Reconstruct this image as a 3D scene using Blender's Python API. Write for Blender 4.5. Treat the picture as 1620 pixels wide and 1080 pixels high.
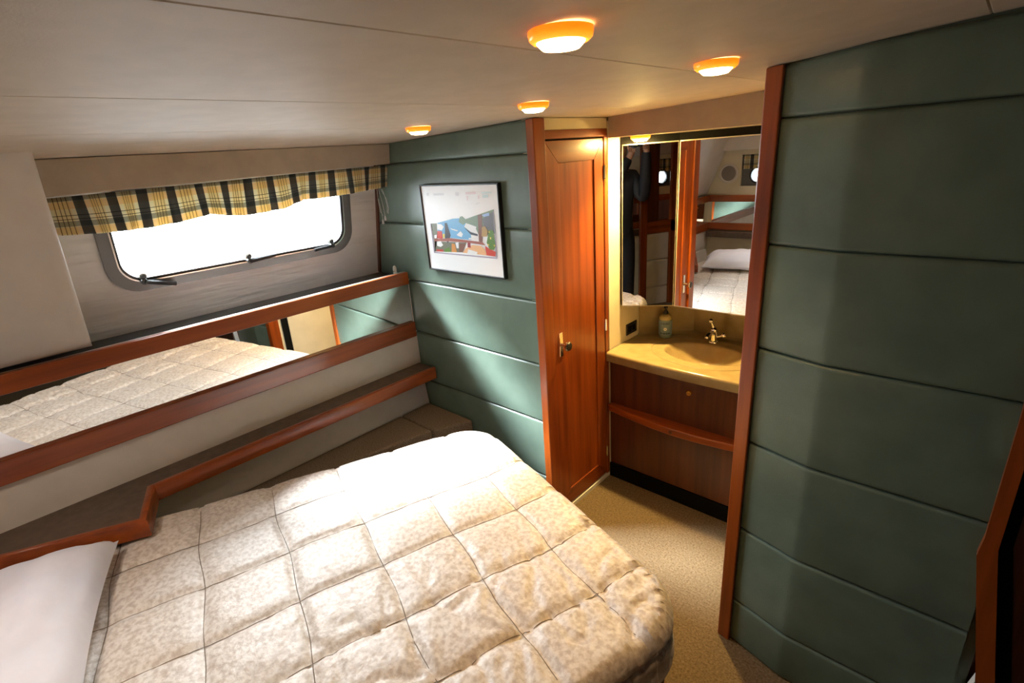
import bpy, math, random
from mathutils import Vector, Matrix, noise

for o in list(bpy.data.objects):
    bpy.data.objects.remove(o, do_unlink=True)
SC = bpy.context.scene
COL = SC.collection
H = 1.7415            # eye height above the carpet; heights below are written relative to the eye

# ---------------------------------------------------------------- camera
def cam_axes(yaw, pit, roll):
    cy, sy, cp, sp, cr, sr = math.cos(yaw), math.sin(yaw), math.cos(pit), math.sin(pit), math.cos(roll), math.sin(roll)
    f = Vector((sy*cp, cy*cp, -sp)); r = Vector((cy, -sy, 0)); u = r.cross(f)
    return cr*r + sr*u, -sr*r + cr*u, f
CR, CU, CF = cam_axes(math.radians(-44.0209), math.radians(19.9304), math.radians(-4.3889))
cd = bpy.data.cameras.new('camera'); cam = bpy.data.objects.new('camera', cd); COL.objects.link(cam)
cd.sensor_width = 36.0; cd.lens = 36.0*812.08/1620.0; cd.clip_start = 0.01
cam.matrix_world = Matrix(((CR.x, CU.x, -CF.x, 0), (CR.y, CU.y, -CF.y, 0), (CR.z, CU.z, -CF.z, H), (0, 0, 0, 1)))
SC.camera = cam

# ---------------------------------------------------------------- world, daylight, exposure
SKY_LOW, SKY_TOP, SUN = 25.0, 115.0, 330.0
W = bpy.data.worlds.new('overcast_sky'); SC.world = W; W.use_nodes = True
wN, wL = W.node_tree.nodes, W.node_tree.links; bg = wN['Background']; bg.inputs[1].default_value = SKY = 1.0
wt = wN.new('ShaderNodeTexCoord'); ws = wN.new('ShaderNodeSeparateXYZ'); wr_ = wN.new('ShaderNodeMapRange')   # overcast sky: brighter overhead, pale water below
wL.new(wt.outputs['Generated'], ws.inputs[0]); wL.new(ws.outputs[2], wr_.inputs[0])
wr_.inputs['From Min'].default_value = 0.0; wr_.inputs['From Max'].default_value = 1.0; wr_.inputs['To Min'].default_value = SKY_LOW; wr_.inputs['To Max'].default_value = SKY_TOP
wm = wN.new('ShaderNodeVectorMath'); wm.operation = 'SCALE'; wm.inputs[0].default_value = (0.86, 0.94, 1.0)
wL.new(wr_.outputs[0], wm.inputs['Scale']); wL.new(wm.outputs[0], bg.inputs[0])
sl = bpy.data.lights.new('hazy_sun', 'SUN'); sl.energy = SUN; sl.angle = math.radians(32); sl.color = (0.90, 0.96, 1.0)
so = bpy.data.objects.new('hazy_sun', sl); COL.objects.link(so); so.location = (-6, 0, 8)
so.rotation_euler = Vector((0.72, 0.40, -1.0)).to_track_quat('-Z', 'Y').to_euler()
SC.view_settings.view_transform = 'Standard'; SC.view_settings.look = 'None'
SC.view_settings.gamma = 1.0; SC.view_settings.use_curve_mapping = False
SC.view_settings.exposure = -0.38
LAMP = 22.0           # brightness of the downlight lenses
WX, WK = -2.455, 0.2155          # side window plane: x = WX + WK * z
def wpt(y, z, off=0.0):          # a point on that plane, pushed inward by off
    n = Vector((1, 0, -WK)).normalized()
    return (WX + WK*z + n.x*off, y, z + n.z*off)
def portal(name, loc, rot, sx, sy):
    l = bpy.data.lights.new(name, 'AREA'); l.shape = 'RECTANGLE'; l.size = sx; l.size_y = sy; l.cycles.is_portal = True
    o = bpy.data.objects.new(name, l); COL.objects.link(o); o.location = loc; o.rotation_euler = rot
c = wpt(0.905, -0.21, -0.06)
portal('window_daylight', (c[0], c[1], c[2]+H), (0, math.radians(-90) - math.atan(WK), 0), 0.42, 1.12)

# ---------------------------------------------------------------- materials
MATS = {}
def nt(name):
    m = bpy.data.materials.new(name); m.use_nodes = True; MATS[name] = m
    return m, m.node_tree.nodes, m.node_tree.links, m.node_tree.nodes['Principled BSDF']
def setp(b, color=None, rough=None, spec=None, metal=None, **k):
    if color is not None: b.inputs['Base Color'].default_value = (*color, 1)
    if rough is not None: b.inputs['Roughness'].default_value = rough
    if spec is not None: b.inputs['Specular IOR Level'].default_value = spec
    if metal is not None: b.inputs['Metallic'].default_value = metal
    for n, v in k.items(): b.inputs[n.replace('_', ' ')].default_value = v
def plain(name, color, rough=0.5, spec=0.5, metal=0.0, **k):
    m, N, L, b = nt(name); setp(b, color, rough, spec, metal, **k); return m
def tex(N, L, scale=(1, 1, 1)):
    tc = N.new('ShaderNodeTexCoord'); mp = N.new('ShaderNodeMapping'); mp.inputs['Scale'].default_value = scale
    L.new(tc.outputs['Object'], mp.inputs[0]); return mp.outputs[0]
def noisy(name, c1, c2, scale, rough=0.6, spec=0.4, bump=0.0, bscale=None, stretch=(1, 1, 1), lo=0.35, hi=0.65, detail=5, bdist=0.01, **k):
    m, N, L, b = nt(name); setp(b, None, rough, spec, 0, **k)
    v = tex(N, L, stretch)
    n = N.new('ShaderNodeTexNoise'); n.inputs['Scale'].default_value = scale; n.inputs['Detail'].default_value = detail
    r = N.new('ShaderNodeValToRGB'); r.color_ramp.elements[0].position = lo; r.color_ramp.elements[1].position = hi
    r.color_ramp.elements[0].color = (*c1, 1); r.color_ramp.elements[1].color = (*c2, 1)
    L.new(v, n.inputs['Vector']); L.new(n.outputs[0], r.inputs[0]); L.new(r.outputs[0], b.inputs['Base Color'])
    if bump:
        n2 = N.new('ShaderNodeTexNoise'); n2.inputs['Scale'].default_value = bscale or scale; n2.inputs['Detail'].default_value = 3
        bp = N.new('ShaderNodeBump'); bp.inputs['Strength'].default_value = bump; bp.inputs['Distance'].default_value = bdist
        L.new(tex(N, L), n2.inputs['Vector']); L.new(n2.outputs[0], bp.inputs['Height']); L.new(bp.outputs[0], b.inputs['Normal'])
    return m
def wood(name, axis, c1=(0.13, 0.020, 0.003), c2=(0.37, 0.078, 0.010), rough=0.3):
    s = [26, 26, 26]; s['xyz'.index(axis)] = 1.6
    return noisy(name, c1, c2, 1.0, rough, 0.5, stretch=tuple(s), lo=0.25, hi=0.75, detail=6, Coat_Weight=0.25, Coat_Roughness=0.2)

wood('wood_y', 'y'); wood('wood_x', 'x'); wood('wood_z', 'z')
wood('dark_wood_z', 'z', (0.045, 0.010, 0.004), (0.13, 0.032, 0.010), 0.38)
wood('dark_wood_x', 'x', (0.045, 0.010, 0.004), (0.13, 0.032, 0.010), 0.38)
noisy('green_vinyl', (0.098, 0.142, 0.112), (0.125, 0.176, 0.140), 9, 0.34, 0.5, bump=0.25, bscale=260, bdist=0.002)
noisy('ceiling_vinyl', (0.60, 0.51, 0.405), (0.65, 0.555, 0.445), 14, 0.62, 0.3, bump=0.12, bscale=300, bdist=0.002)
noisy('hull_vinyl', (0.68, 0.63, 0.585), (0.73, 0.68, 0.635), 10, 0.5, 0.4, bump=0.10, bscale=200, bdist=0.002)
noisy('cream_vinyl', (0.66, 0.585, 0.42), (0.72, 0.645, 0.47), 8, 0.5, 0.4)
noisy('header_vinyl', (0.42, 0.345, 0.265), (0.47, 0.39, 0.30), 12, 0.55, 0.35)
noisy('carpet', (0.14, 0.095, 0.05), (0.29, 0.21, 0.125), 130, 0.95, 0.1, bump=1.0, bscale=420, bdist=0.006, lo=0.3, hi=0.7)
noisy('box_carpet', (0.15, 0.11, 0.075), (0.25, 0.19, 0.135), 160, 0.95, 0.1, bump=0.8, bscale=420, bdist=0.005)
noisy('shelf_top', (0.085, 0.058, 0.042), (0.115, 0.08, 0.058), 30, 0.5, 0.35)
noisy('quilt_cloth', (0.52, 0.44, 0.38), (0.74, 0.68, 0.63), 70, 0.42, 0.5, bump=0.25, bscale=80, lo=0.36, hi=0.60, detail=7, bdist=0.008, Sheen_Weight=0.5, Sheen_Roughness=0.35)
plain('stitch_thread', (0.22, 0.17, 0.125), 0.8)
noisy('pillow_cotton', (0.72, 0.72, 0.83), (0.78, 0.78, 0.88), 6, 0.8, 0.25, bump=0.5, bscale=6, bdist=0.04)
plain('platform_cloth', (0.10, 0.075, 0.05), 0.8)
plain('mirror', (0.93, 0.94, 0.93), 0.0, 0.5, 1.0)
plain('mirror_edge', (0.75, 0.68, 0.50), 0.25, 0.5, 0.6)
plain('black_plastic', (0.012, 0.012, 0.014), 0.35)
plain('black_gap', (0.006, 0.006, 0.006), 0.9, 0.05)
plain('aluminium', (0.16, 0.155, 0.15), 0.45, 0.5, 0.5)
plain('bright_alloy', (0.85, 0.85, 0.85), 0.25, 0.5, 1.0)
plain('chrome', (0.9, 0.88, 0.85), 0.08, 0.5, 1.0)
plain('white_plastic', (0.80, 0.80, 0.78), 0.4)
plain('white_paint', (0.72, 0.70, 0.66), 0.5)
plain('brass', (0.95, 0.50, 0.12), 0.22, 0.5, 1.0)
def amber():
    m, N, L, b = nt('amber_trim'); setp(b, (0.85, 0.48, 0.12), 0.2)
    t = N.new('ShaderNodeBsdfTranslucent'); t.inputs[0].default_value = (0.95, 0.52, 0.12, 1); mx = N.new('ShaderNodeMixShader'); mx.inputs[0].default_value = 0.4
    L.new(b.outputs[0], mx.inputs[1]); L.new(t.outputs[0], mx.inputs[2]); L.new(mx.outputs[0], N['Material Output'].inputs[0])
amber()
noisy('counter_marble', (0.27, 0.195, 0.09), (0.33, 0.24, 0.115), 20, 0.16, 0.5, lo=0.3, hi=0.7)
plain('counter_groove', (0.25, 0.18, 0.09), 0.4)
plain('soap_liquid', (0.50, 0.40, 0.18), 0.2)
plain('soap_label', (0.16, 0.24, 0.30), 0.5)
plain('soap_base', (0.20, 0.26, 0.24), 0.25)
plain('label_dark', (0.03, 0.06, 0.08), 0.6)
plain('label_white', (0.85, 0.83, 0.75), 0.6)
plain('paper', (0.92, 0.92, 0.92), 0.35)
plain('jacket', (0.018, 0.020, 0.028), 0.7); plain('sleeve', (0.03, 0.05, 0.11), 0.7)
plain('trousers', (0.006, 0.006, 0.008), 0.8); plain('skin', (0.58, 0.33, 0.23), 0.5)
plain('hair', (0.05, 0.03, 0.02), 0.6); plain('speaker_grille', (0.24, 0.22, 0.20), 0.7)
for n, c_ in dict(water=(0.16, 0.42, 0.68), olive=(0.16, 0.17, 0.12), hill=(0.18, 0.26, 0.17), cliff=(0.13, 0.13, 0.15), sky=(0.35, 0.5, 0.8),
                  brown=(0.20, 0.08, 0.05), white=(0.88, 0.88, 0.88), dark=(0.03, 0.03, 0.04), red=(0.55, 0.05, 0.03), yellow=(0.8, 0.65, 0.12),
                  brick=(0.33, 0.09, 0.06), green=(0.10, 0.22, 0.03), orange=(0.6, 0.25, 0.05), peach=(0.80, 0.45, 0.22), darkred=(0.30, 0.02, 0.03),
                  tan=(0.45, 0.28, 0.09), lilac=(0.38, 0.33, 0.42), grey=(0.76, 0.76, 0.78), pink=(0.84, 0.70, 0.74), teal=(0.66, 0.82, 0.84)).items():
    plain('print_'+n, c_, 0.4)

def lens_mat(name, strength, color=(1.0, 0.66, 0.30)):
    m, N, L, b = nt(name); setp(b, (0.9, 0.85, 0.75), 0.5)
    b.inputs['Emission Color'].default_value = (*color, 1); b.inputs['Emission Strength'].default_value = strength
lens_mat('lamp_lens', LAMP); lens_mat('vanity_lens', LAMP*52, (1.0, 0.68, 0.20))

def pane_mat():
    m, N, L, b = nt('window_glass'); N.remove(b)
    t = N.new('ShaderNodeBsdfTransparent'); t.inputs[0].default_value = (0.97, 0.98, 0.98, 1)
    g = N.new('ShaderNodeBsdfGlossy'); g.inputs['Roughness'].default_value = 0.02
    f = N.new('ShaderNodeFresnel'); f.inputs[0].default_value = 1.45; mx = N.new('ShaderNodeMixShader')
    L.new(f.outputs[0], mx.inputs[0]); L.new(t.outputs[0], mx.inputs[1]); L.new(g.outputs[0], mx.inputs[2])
    L.new(mx.outputs[0], N['Material Output'].inputs[0])
pane_mat()

def plaid_mat():
    m, N, L, b = nt('plaid_cotton'); setp(b, None, 0.85, 0.15)
    uv = N.new('ShaderNodeUVMap'); sp = N.new('ShaderNodeSeparateXYZ'); L.new(uv.outputs[0], sp.inputs[0])
    def mth(op, a, bb=None):
        n = N.new('ShaderNodeMath'); n.operation = op
        for i, x in enumerate((a, bb)):
            if x is None: continue
            if isinstance(x, (int, float)): n.inputs[i].default_value = x
            else: L.new(x, n.inputs[i])
        return n.outputs[0]
    def stripe(co, period, centre, half):
        fr = mth('FRACT', mth('DIVIDE', mth('SUBTRACT', co, centre - period/2), period))
        return mth('LESS_THAN', mth('ABSOLUTE', mth('SUBTRACT', fr, 0.5)), half/period)
    x, y = sp.outputs[0], sp.outputs[1]
    cur = None
    def over(base, col, fac, amt):
        n = N.new('ShaderNodeMix'); n.data_type = 'RGBA'
        L.new(mth('MULTIPLY', fac, amt), n.inputs[0])
        if isinstance(base, tuple): n.inputs[6].default_value = (*base, 1)
        else: L.new(base, n.inputs[6])
        n.inputs[7].default_value = (*col, 1); return n.outputs[2]
    P, Q = 0.115, 0.085
    cur = over((0.86, 0.82, 0.64), (0.80, 0.52, 0.20), stripe(y, Q, 0.028, 0.012), 0.55)
    cur = over(cur, (0.78, 0.60, 0.18), stripe(x, P, 0.0575, 0.024), 0.42)
    for cx in (0.040, 0.052, 0.063, 0.075): cur = over(cur, (0.10, 0.04, 0.02), stripe(x, P, cx, 0.0011), 0.85)
    for cy in (0.062, 0.075): cur = over(cur, (0.03, 0.03, 0.02), stripe(y, Q, cy, 0.0011), 0.85)
    cur = over(cur, (0.02, 0.03, 0.04), stripe(x, P, 0.0, 0.019), 0.88)
    cur = over(cur, (0.02, 0.03, 0.04), stripe(y, Q, 0.005, 0.009), 0.55)
    L.new(cur, b.inputs['Base Color'])
    tr = N.new('ShaderNodeBsdfTranslucent'); L.new(cur, tr.inputs[0])
    mx = N.new('ShaderNodeMixShader'); mx.inputs[0].default_value = 0.42
    L.new(b.outputs[0], mx.inputs[1]); L.new(tr.outputs[0], mx.inputs[2]); L.new(mx.outputs[0], N['Material Output'].inputs[0])
plaid_mat()

# ---------------------------------------------------------------- building helpers
class MB:
    def __init__(s): s.v = []; s.f = []; s.m = []; s.uv = []
    def add(s, vs, fs, mi=0):
        b = len(s.v); s.v += [tuple(p) for p in vs]
        for f in fs: s.f.append([b+i for i in f]); s.m.append(mi)
        return s
    def hexa(s, p, mi=0):   # 8 corners: bottom ring, top ring
        return s.add(p, [(3, 2, 1, 0), (4, 5, 6, 7), (0, 1, 5, 4), (1, 2, 6, 5), (2, 3, 7, 6), (3, 0, 4, 7)], mi)
    def box(s, x0, x1, y0, y1, z0, z1, mi=0):
        return s.hexa([(x0, y0, z0), (x1, y0, z0), (x1, y1, z0), (x0, y1, z0), (x0, y0, z1), (x1, y0, z1), (x1, y1, z1), (x0, y1, z1)], mi)
    def loft(s, a, b, mi=0, caps=True):   # two rings of equal length
        n = len(a); fs = [(i, (i+1) % n, n+(i+1) % n, n+i) for i in range(n)]
        if caps: fs += [tuple(range(n-1, -1, -1)), tuple(range(n, 2*n))]
        return s.add(list(a)+list(b), fs, mi)
    def prism(s, poly, z0, z1, mi=0):
        return s.loft([(x, y, z0) for x, y in poly], [(x, y, z1) for x, y in poly], mi)
    def prismy(s, poly, y0, y1, mi=0):    # outline in x,z
        return s.loft([(x, y0, z) for x, z in poly], [(x, y1, z) for x, z in poly], mi)
    def prismx(s, poly, x0, x1, mi=0):    # outline in y,z
        return s.loft([(x0, y, z) for y, z in poly], [(x1, y, z) for y, z in poly], mi)
    def tube(s, path, r, n=8, mi=0):
        P = [Vector(p) for p in path]; rings = []
        R = r if isinstance(r, (list, tuple)) else [r]*len(P)
        prev = None
        for i, p in enumerate(P):
            t = (P[min(i+1, len(P)-1)] - P[max(i-1, 0)]).normalized()
            a = prev if prev is not None else (Vector((0, 0, 1)) if abs(t.z) < 0.9 else Vector((1, 0, 0)))
            e = (a - t*a.dot(t)).normalized(); prev = e; g = t.cross(e)
            rings.append([p + (e*math.cos(2*math.pi*k/n) + g*math.sin(2*math.pi*k/n))*R[i] for k in range(n)])
        vs = [q for ring in rings for q in ring]; fs = []
        for i in range(len(P)-1):
            for k in range(n): fs.append((i*n+k, i*n+(k+1) % n, (i+1)*n+(k+1) % n, (i+1)*n+k))
        fs += [tuple(range(n-1, -1, -1)), tuple(range((len(P)-1)*n, len(P)*n))]
        return s.add(vs, fs, mi)
    def lathe(s, prof, c=(0, 0, 0), axis=(0, 0, 1), n=24, mi=0):   # prof: (radius, height along the axis)
        ax = Vector(axis).normalized(); a = Vector((1, 0, 0)) if abs(ax.x) < 0.9 else Vector((0, 1, 0))
        e = (a - ax*a.dot(ax)).normalized(); g = ax.cross(e); c = Vector(c); vs = []; fs = []
        for r, h in prof:
            vs += [c + ax*h + (e*math.cos(2*math.pi*k/n) + g*math.sin(2*math.pi*k/n))*max(r, 1e-5) for k in range(n)]
        for i in range(len(prof)-1):
            for k in range(n): fs.append((i*n+k, i*n+(k+1) % n, (i+1)*n+(k+1) % n, (i+1)*n+k))
        if prof[0][0] < 1e-4 or prof[-1][0] < 1e-4: fs += [tuple(range(n-1, -1, -1)), tuple(range((len(prof)-1)*n, len(prof)*n))]
        return s.add(vs, fs, mi)
    def grid(s, rows, mi=0, flip=False):
        nr, nc = len(rows), len(rows[0]); vs = [p for r in rows for p in r]; fs = []
        for i in range(nr-1):
            for j in range(nc-1):
                q = (i*nc+j, i*nc+j+1, (i+1)*nc+j+1, (i+1)*nc+j); fs.append(q[::-1] if flip else q)
        return s.add(vs, fs, mi)
    def build(s, name, mats, parent=None, local=False, smooth=None, bevel=0.0, segs=2):
        me = bpy.data.meshes.new(name); dz = 0.0 if local else H
        me.from_pydata([(x, y, z+dz) for x, y, z in s.v], [], s.f); me.update()
        mats = mats if isinstance(mats, (list, tuple)) else [mats]
        for m in mats: me.materials.append(MATS[m])
        if len(mats) > 1: me.polygons.foreach_set('material_index', s.m)
        if s.uv:
            l = me.uv_layers.new(name='UVMap')
            for lp in me.loops: l.data[lp.index].uv = s.uv[lp.vertex_index]
        o = bpy.data.objects.new(name, me); COL.objects.link(o)
        if smooth is not None:
            me.polygons.foreach_set('use_smooth', [True]*len(me.polygons)); me.set_sharp_from_angle(angle=math.radians(smooth))
        if bevel:
            md = o.modifiers.new('bevel', 'BEVEL'); md.width = bevel; md.segments = segs; md.limit_method = 'ANGLE'; md.angle_limit = math.radians(40)
        if parent is not None:
            o.parent = parent
            if not local:
                if parent.type == 'EMPTY': o.matrix_parent_inverse = Matrix.Translation(-parent.location)
        return o

def tag(o, label=None, cat=None, group=None, kind=None):
    if label: o['label'] = label
    if cat: o['category'] = cat
    if group: o['group'] = group
    if kind: o['kind'] = kind
    return o
def empty(name, x, y, z, label=None, cat=None, group=None, kind=None):
    o = bpy.data.objects.new(name, None); COL.objects.link(o); o.location = (x, y, z+H); o.empty_display_size = 0.1
    return tag(o, label, cat, group, kind)
def copy_tree(o, parent=None):
    c_ = o.copy(); COL.objects.link(c_); c_.parent = parent
    for ch in list(o.children): copy_tree(ch, c_)
    return c_
def struct(o, label=None): return tag(o, label, None, None, 'structure')
def rrect(x0, x1, y0, y1, r, n=8):
    out = []
    for cx, cy, a0 in ((x1-r, y1-r, 0), (x0+r, y1-r, 90), (x0+r, y0+r, 180), (x1-r, y0+r, 270)):
        for k in range(n+1):
            a = math.radians(a0 + 90*k/n); out.append((cx + r*math.cos(a), cy + r*math.sin(a)))
    return out
def interp(x, xs, ys):
    if x <= xs[0]: return ys[0]
    for i in range(len(xs)-1):
        if x <= xs[i+1]: return ys[i] + (ys[i+1]-ys[i])*(x-xs[i])/(xs[i+1]-xs[i])
    return ys[-1]
def cz(x): return interp(x, [-2.3, -1.36, -0.476, 0.0, 1.4], [0.098, 0.127, 0.160, 0.193, 0.193])
FLOOR = -H

def pads(parent, plan, cuts, depth=0.014, lean=None, top=None, mat='green_vinyl', soft=0.012, names='upholstered_panel'):
    """horizontal upholstered pads along a plan polyline; the room is on the right-hand side of the walk"""
    P = [Vector(p) for p in plan]; nrm = []
    for i in range(len(P)):
        acc = Vector((0, 0))
        for j in (i-1, i):
            if 0 <= j < len(P)-1:
                d = (P[j+1]-P[j]).normalized(); acc += Vector((d.y, -d.x))
        acc.normalize(); nrm.append(acc)
    for k in range(len(cuts)-1):
        z0, z1 = cuts[k], cuts[k+1]; rows = []
        g = 0.0012
        prof = [(0.0, 0.0)]
        for a in (10, 30, 50, 70, 90): prof.append((soft*(1-math.cos(math.radians(a))), depth*(0.25+0.75*math.sin(math.radians(a)))))
        hgt = (z1-z0-2*g)
        full = [(t/hgt if False else t, d) for t, d in prof]
        last = (k == len(cuts)-2 and top is not None)
        for t, d in full: rows.append((z0+g+t, d, 0.0))
        for q in (0.25, 0.5, 0.75): rows.append((z0+g+soft+(hgt-2*soft)*q, depth*(1.0+0.10*math.sin(math.pi*q)), 0.0))
        for t, d in reversed(full): rows.append((z1-g-t, d, 1.0 if last else 0.0))
        mb = MB(); R = []
        for z, d, tp in rows:
            R.append([(p.x+n.x*d, p.y+n.y*d, z + (top(p.x)-z1 if tp else 0.0)) for p, n in zip(P, nrm)])
        mb.grid(R, flip=False); mb.build(names, mat, parent, smooth=50)

# ================================================================ the setting
st = lambda mb, n, m, lab=None, **k: struct(mb.build(n, m, **k), lab)
floor = st(MB().box(-2.75, 1.45, -1.0, 2.75, FLOOR-0.04, FLOOR), 'floor', 'carpet', 'tan cut pile carpet on the cabin floor')

# ceiling: backing slab and long vinyl panels with fine seams
mb = MB(); xs = [-2.75, -2.3, -1.36, -0.476, 0.0, 1.45]
mb.prismy([(x, cz(x)+0.008) for x in xs] + [(x, cz(x)+0.06) for x in reversed(xs)], -1.0, 2.75)
ceiling = st(mb, 'ceiling', 'ceiling_vinyl', 'low beige vinyl cabin ceiling with fine lengthwise seams')
seams = [-2.72, -1.63, -1.12, -0.60, -0.08, 0.45, 1.42]
for i in range(len(seams)-1):
    a, b_ = seams[i]+0.0004, seams[i+1]-0.0004
    xx = [a, a+0.0025] + [x for x in (-2.3, -1.36, -0.476, 0.0) if a+0.01 < x < b_-0.01] + [b_-0.0025, b_]
    lo = [(x, cz(x) + (0.0015 if k in (0, len(xx)-1) else 0)) for k, x in enumerate(xx)]
    MB().prismy(lo + [(b_, cz(b_)+0.0075), (a, cz(a)+0.0075)], -0.99, 2.72).build('ceiling_panel', 'ceiling_vinyl', ceiling, smooth=25)

# green bulkhead at the far end of the bed
BY = 1.616
wall_far = st(MB().box(-2.75, -1.372, BY+0.0155, BY+0.045, FLOOR, 0.16), 'wall_far', 'green_vinyl', 'sage green upholstered bulkhead behind the framed poster')
pads(wall_far, [(-2.62, BY+0.015), (-1.37, BY+0.015)], [FLOOR, -1.49, -1.188, -0.897, -0.600, -0.295, 0.001, 0.104], depth=0.015, top=lambda x: cz(x)-0.002)

# green padded wall on the right: angled narrow face, then a wide face
RB = [(-0.452, 1.508), (-0.285, 1.4645), (-0.279, 1.4628), (-0.273, 1.4618), (-0.266, 1.4612), (-0.255, 1.461), (0.135, 1.461)]
wall_right = st(MB().prism([(-0.452, 1.526), (-0.27, 1.478), (0.16, 1.478), (0.16, 1.53), (-0.26, 1.53), (-0.452, 1.575)], FLOOR, 0.21), 'wall_right', 'green_vinyl',
                'sage green padded wall with a soft bend on the right')
pads(wall_right, [(x, y+0.015) for x, y in RB], [FLOOR, -1.555, -1.242, -0.908, -0.588, -0.283, 0.037, 0.16], depth=0.014, top=lambda x: cz(x)-0.002)

# hull side on the left
wall_left = st(MB().box(-2.36, -2.312, -0.95, 1.63, FLOOR, -0.56), 'wall_left', 'hull_vinyl', 'pale vinyl covered hull side below and around the window')
MB().hexa([(-2.312, -0.95, -1.085), (-2.300, -0.95, -1.085), (-2.300, 1.612, -1.085), (-2.312, 1.612, -1.085),
           (-2.312, -0.95, -0.915), (-2.300, -0.95, -0.915), (-2.300, 1.612, -0.915), (-2.312, 1.612, -0.915)]).build('side_panel', 'hull_vinyl', wall_left)
MB().hexa([(-2.312, -0.95, -1.40), (-2.262, -0.95, -1.40), (-2.262, 1.612, -1.40), (-2.312, 1.612, -1.40),
           (-2.312, -0.95, -1.12), (-2.298, -0.95, -1.12), (-2.298, 1.612, -1.12), (-2.312, 1.612, -1.12)]).build('side_panel', 'hull_vinyl', wall_left)
wall_up = tag(empty('wall_left_upper', -2.45, 0.35, -0.60, 'pale vinyl lining around the side window, under the ceiling'), kind='structure')
# tilted panel round the window: rounded hole
inner = rrect(0.385, 1.425, -0.395, -0.04, 0.095, 8); outer = []
Y0, Y1, Z0, Z1 = -0.97, 1.64, -0.63, 0.15
cy_, cz_ = 0.905, -0.2175
for (y, z) in inner:
    dy, dz = y-cy_, z-cz_
    t = min(((Y1-cy_)/dy if dy > 0 else (Y0-cy_)/dy) if abs(dy) > 1e-6 else 1e9, ((Z1-cz_)/dz if dz > 0 else (Z0-cz_)/dz) if abs(dz) > 1e-6 else 1e9)
    outer.append((cy_+dy*t, cz_+dz*t))
cor = [(Y1, Z1), (Y0, Z1), (Y0, Z0), (Y1, Z0)]
for q in range(4):   # snap the two points around each corner
    best = min(range(len(outer)), key=lambda i: (outer[i][0]-cor[q][0])**2+(outer[i][1]-cor[q][1])**2); outer[best] = cor[q]
mb = MB(); n = len(inner)
a = [wpt(y, z) for y, z in inner]; b_ = [wpt(y, z) for y, z in outer]; c_ = [wpt(y, z, -0.05) for y, z in inner]; d_ = [wpt(y, z, -0.05) for y, z in outer]
mb.add(a+b_+c_+d_, [(i, (i+1) % n, n+(i+1) % n, n+i) for i in range(n)] + [(2*n+i, 3*n+i, 3*n+(i+1) % n, 2*n+(i+1) % n) for i in range(n)] +
       [(i, 2*n+i, 2*n+(i+1) % n, (i+1) % n) for i in range(n)] + [(n+i, n+(i+1) % n, 3*n+(i+1) % n, 3*n+i) for i in range(n)])
noisy('loose_hull_vinyl', (0.78, 0.77, 0.78), (0.82, 0.81, 0.81), 10, 0.35, 0.5, bump=0.8, bscale=1.0, bdist=0.03)
nn = MATS['loose_hull_vinyl'].node_tree
mp_ = [x for x in nn.nodes if x.type == 'MAPPING'][-1]; mp_.inputs['Scale'].default_value = (3, 1.6, 14)
mb.build('window_panel', 'loose_hull_vinyl', wall_up)
MB().box(-2.62, -2.33, -0.95, 1.635, -0.60, -0.582).build('ledge', 'black_plastic', wall_up)
MB().box(-2.3175, -2.3130, 0.2, 1.600, -0.582, -0.551).build('ledge_stop', 'white_paint', wall_up)
MB().hexa([(-2.60, 0.2, 0.0), (-2.318, 0.2, -0.022), (-2.318, 1.612, 0.001), (-2.60, 1.612, 0.001),
           (-2.60, 0.2, 0.098), (-2.300, 0.2, 0.096), (-2.300, 1.612, 0.097), (-2.60, 1.612, 0.098)]).build('header_panel', 'header_vinyl', wall_up, bevel=0.004)
# leaning padded panel aft of the window, from rail to ceiling
mb = MB(); R = []
for s_, w in ((-0.543, 0), (-0.535, 1), (-0.40, 1.15), (-0.2, 1.2), (-0.02, 1.15), (0.085, 1), (0.108, 0.6), (0.113, 0)):
    X = interp(s_, [-0.543, 0.07, 0.12], [-2.335, -2.085, -2.045]); row = []
    for y, w2 in ((-0.84, 1), (0.19, 1), (0.215, 0.8), (0.226, 0.3), (0.229, 0)): row.append((X + 0.022*min(w, w2)-0.01, y, s_))
    row.append((-2.6, 0.229, s_)); R.append(row)
mb.grid(R, flip=True); mb.add([R[0][0], R[0][4], R[0][5], (-2.6, -0.84, -0.543)], [(3, 2, 1, 0)])
mb.build('padded_panel', 'hull_vinyl', wall_up, smooth=60)

# wooden rails along the hull side
mb = MB().box(-2.312, -2.284, -0.84, 1.600, -0.617, -0.550); struct(mb.build('trim_1', 'wood_y', bevel=0.004), 'upper cherry wood rail under the side window')
mb = MB().box(-2.312, -2.284, -0.84, 1.602, -0.917, -0.832); struct(mb.build('trim_2', 'wood_y', bevel=0.004), 'lower cherry wood rail beneath the long side mirror')
tag(MB().hexa([(-2.3118, -0.84, -0.834), (-2.3050, -0.84, -0.834), (-2.3050, 1.603, -0.834), (-2.3118, 1.603, -0.834), (-2.3118, -0.84, -0.615), (-2.3005, -0.84, -0.615), (-2.3005, 1.603, -0.615), (-2.3118, 1.603, -0.615)]).build('wall_mirror', 'mirror'), 'long narrow mirror strip between the two wooden rails below the side window', 'mirror')
mb = MB().hexa([tuple(wpt(1.603, -0.575)), tuple(wpt(1.603, -0.575, 0.018)), tuple(wpt(1.614, -0.575, 0.018)), tuple(wpt(1.614, -0.575)),
                tuple(wpt(1.603, 0.0)), tuple(wpt(1.603, 0.0, 0.018)), tuple(wpt(1.614, 0.0, 0.018)), tuple(wpt(1.614, 0.0))])
struct(mb.build('trim_3', 'dark_wood_z'), 'thin dark wood strip in the corner beside the side window')

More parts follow.
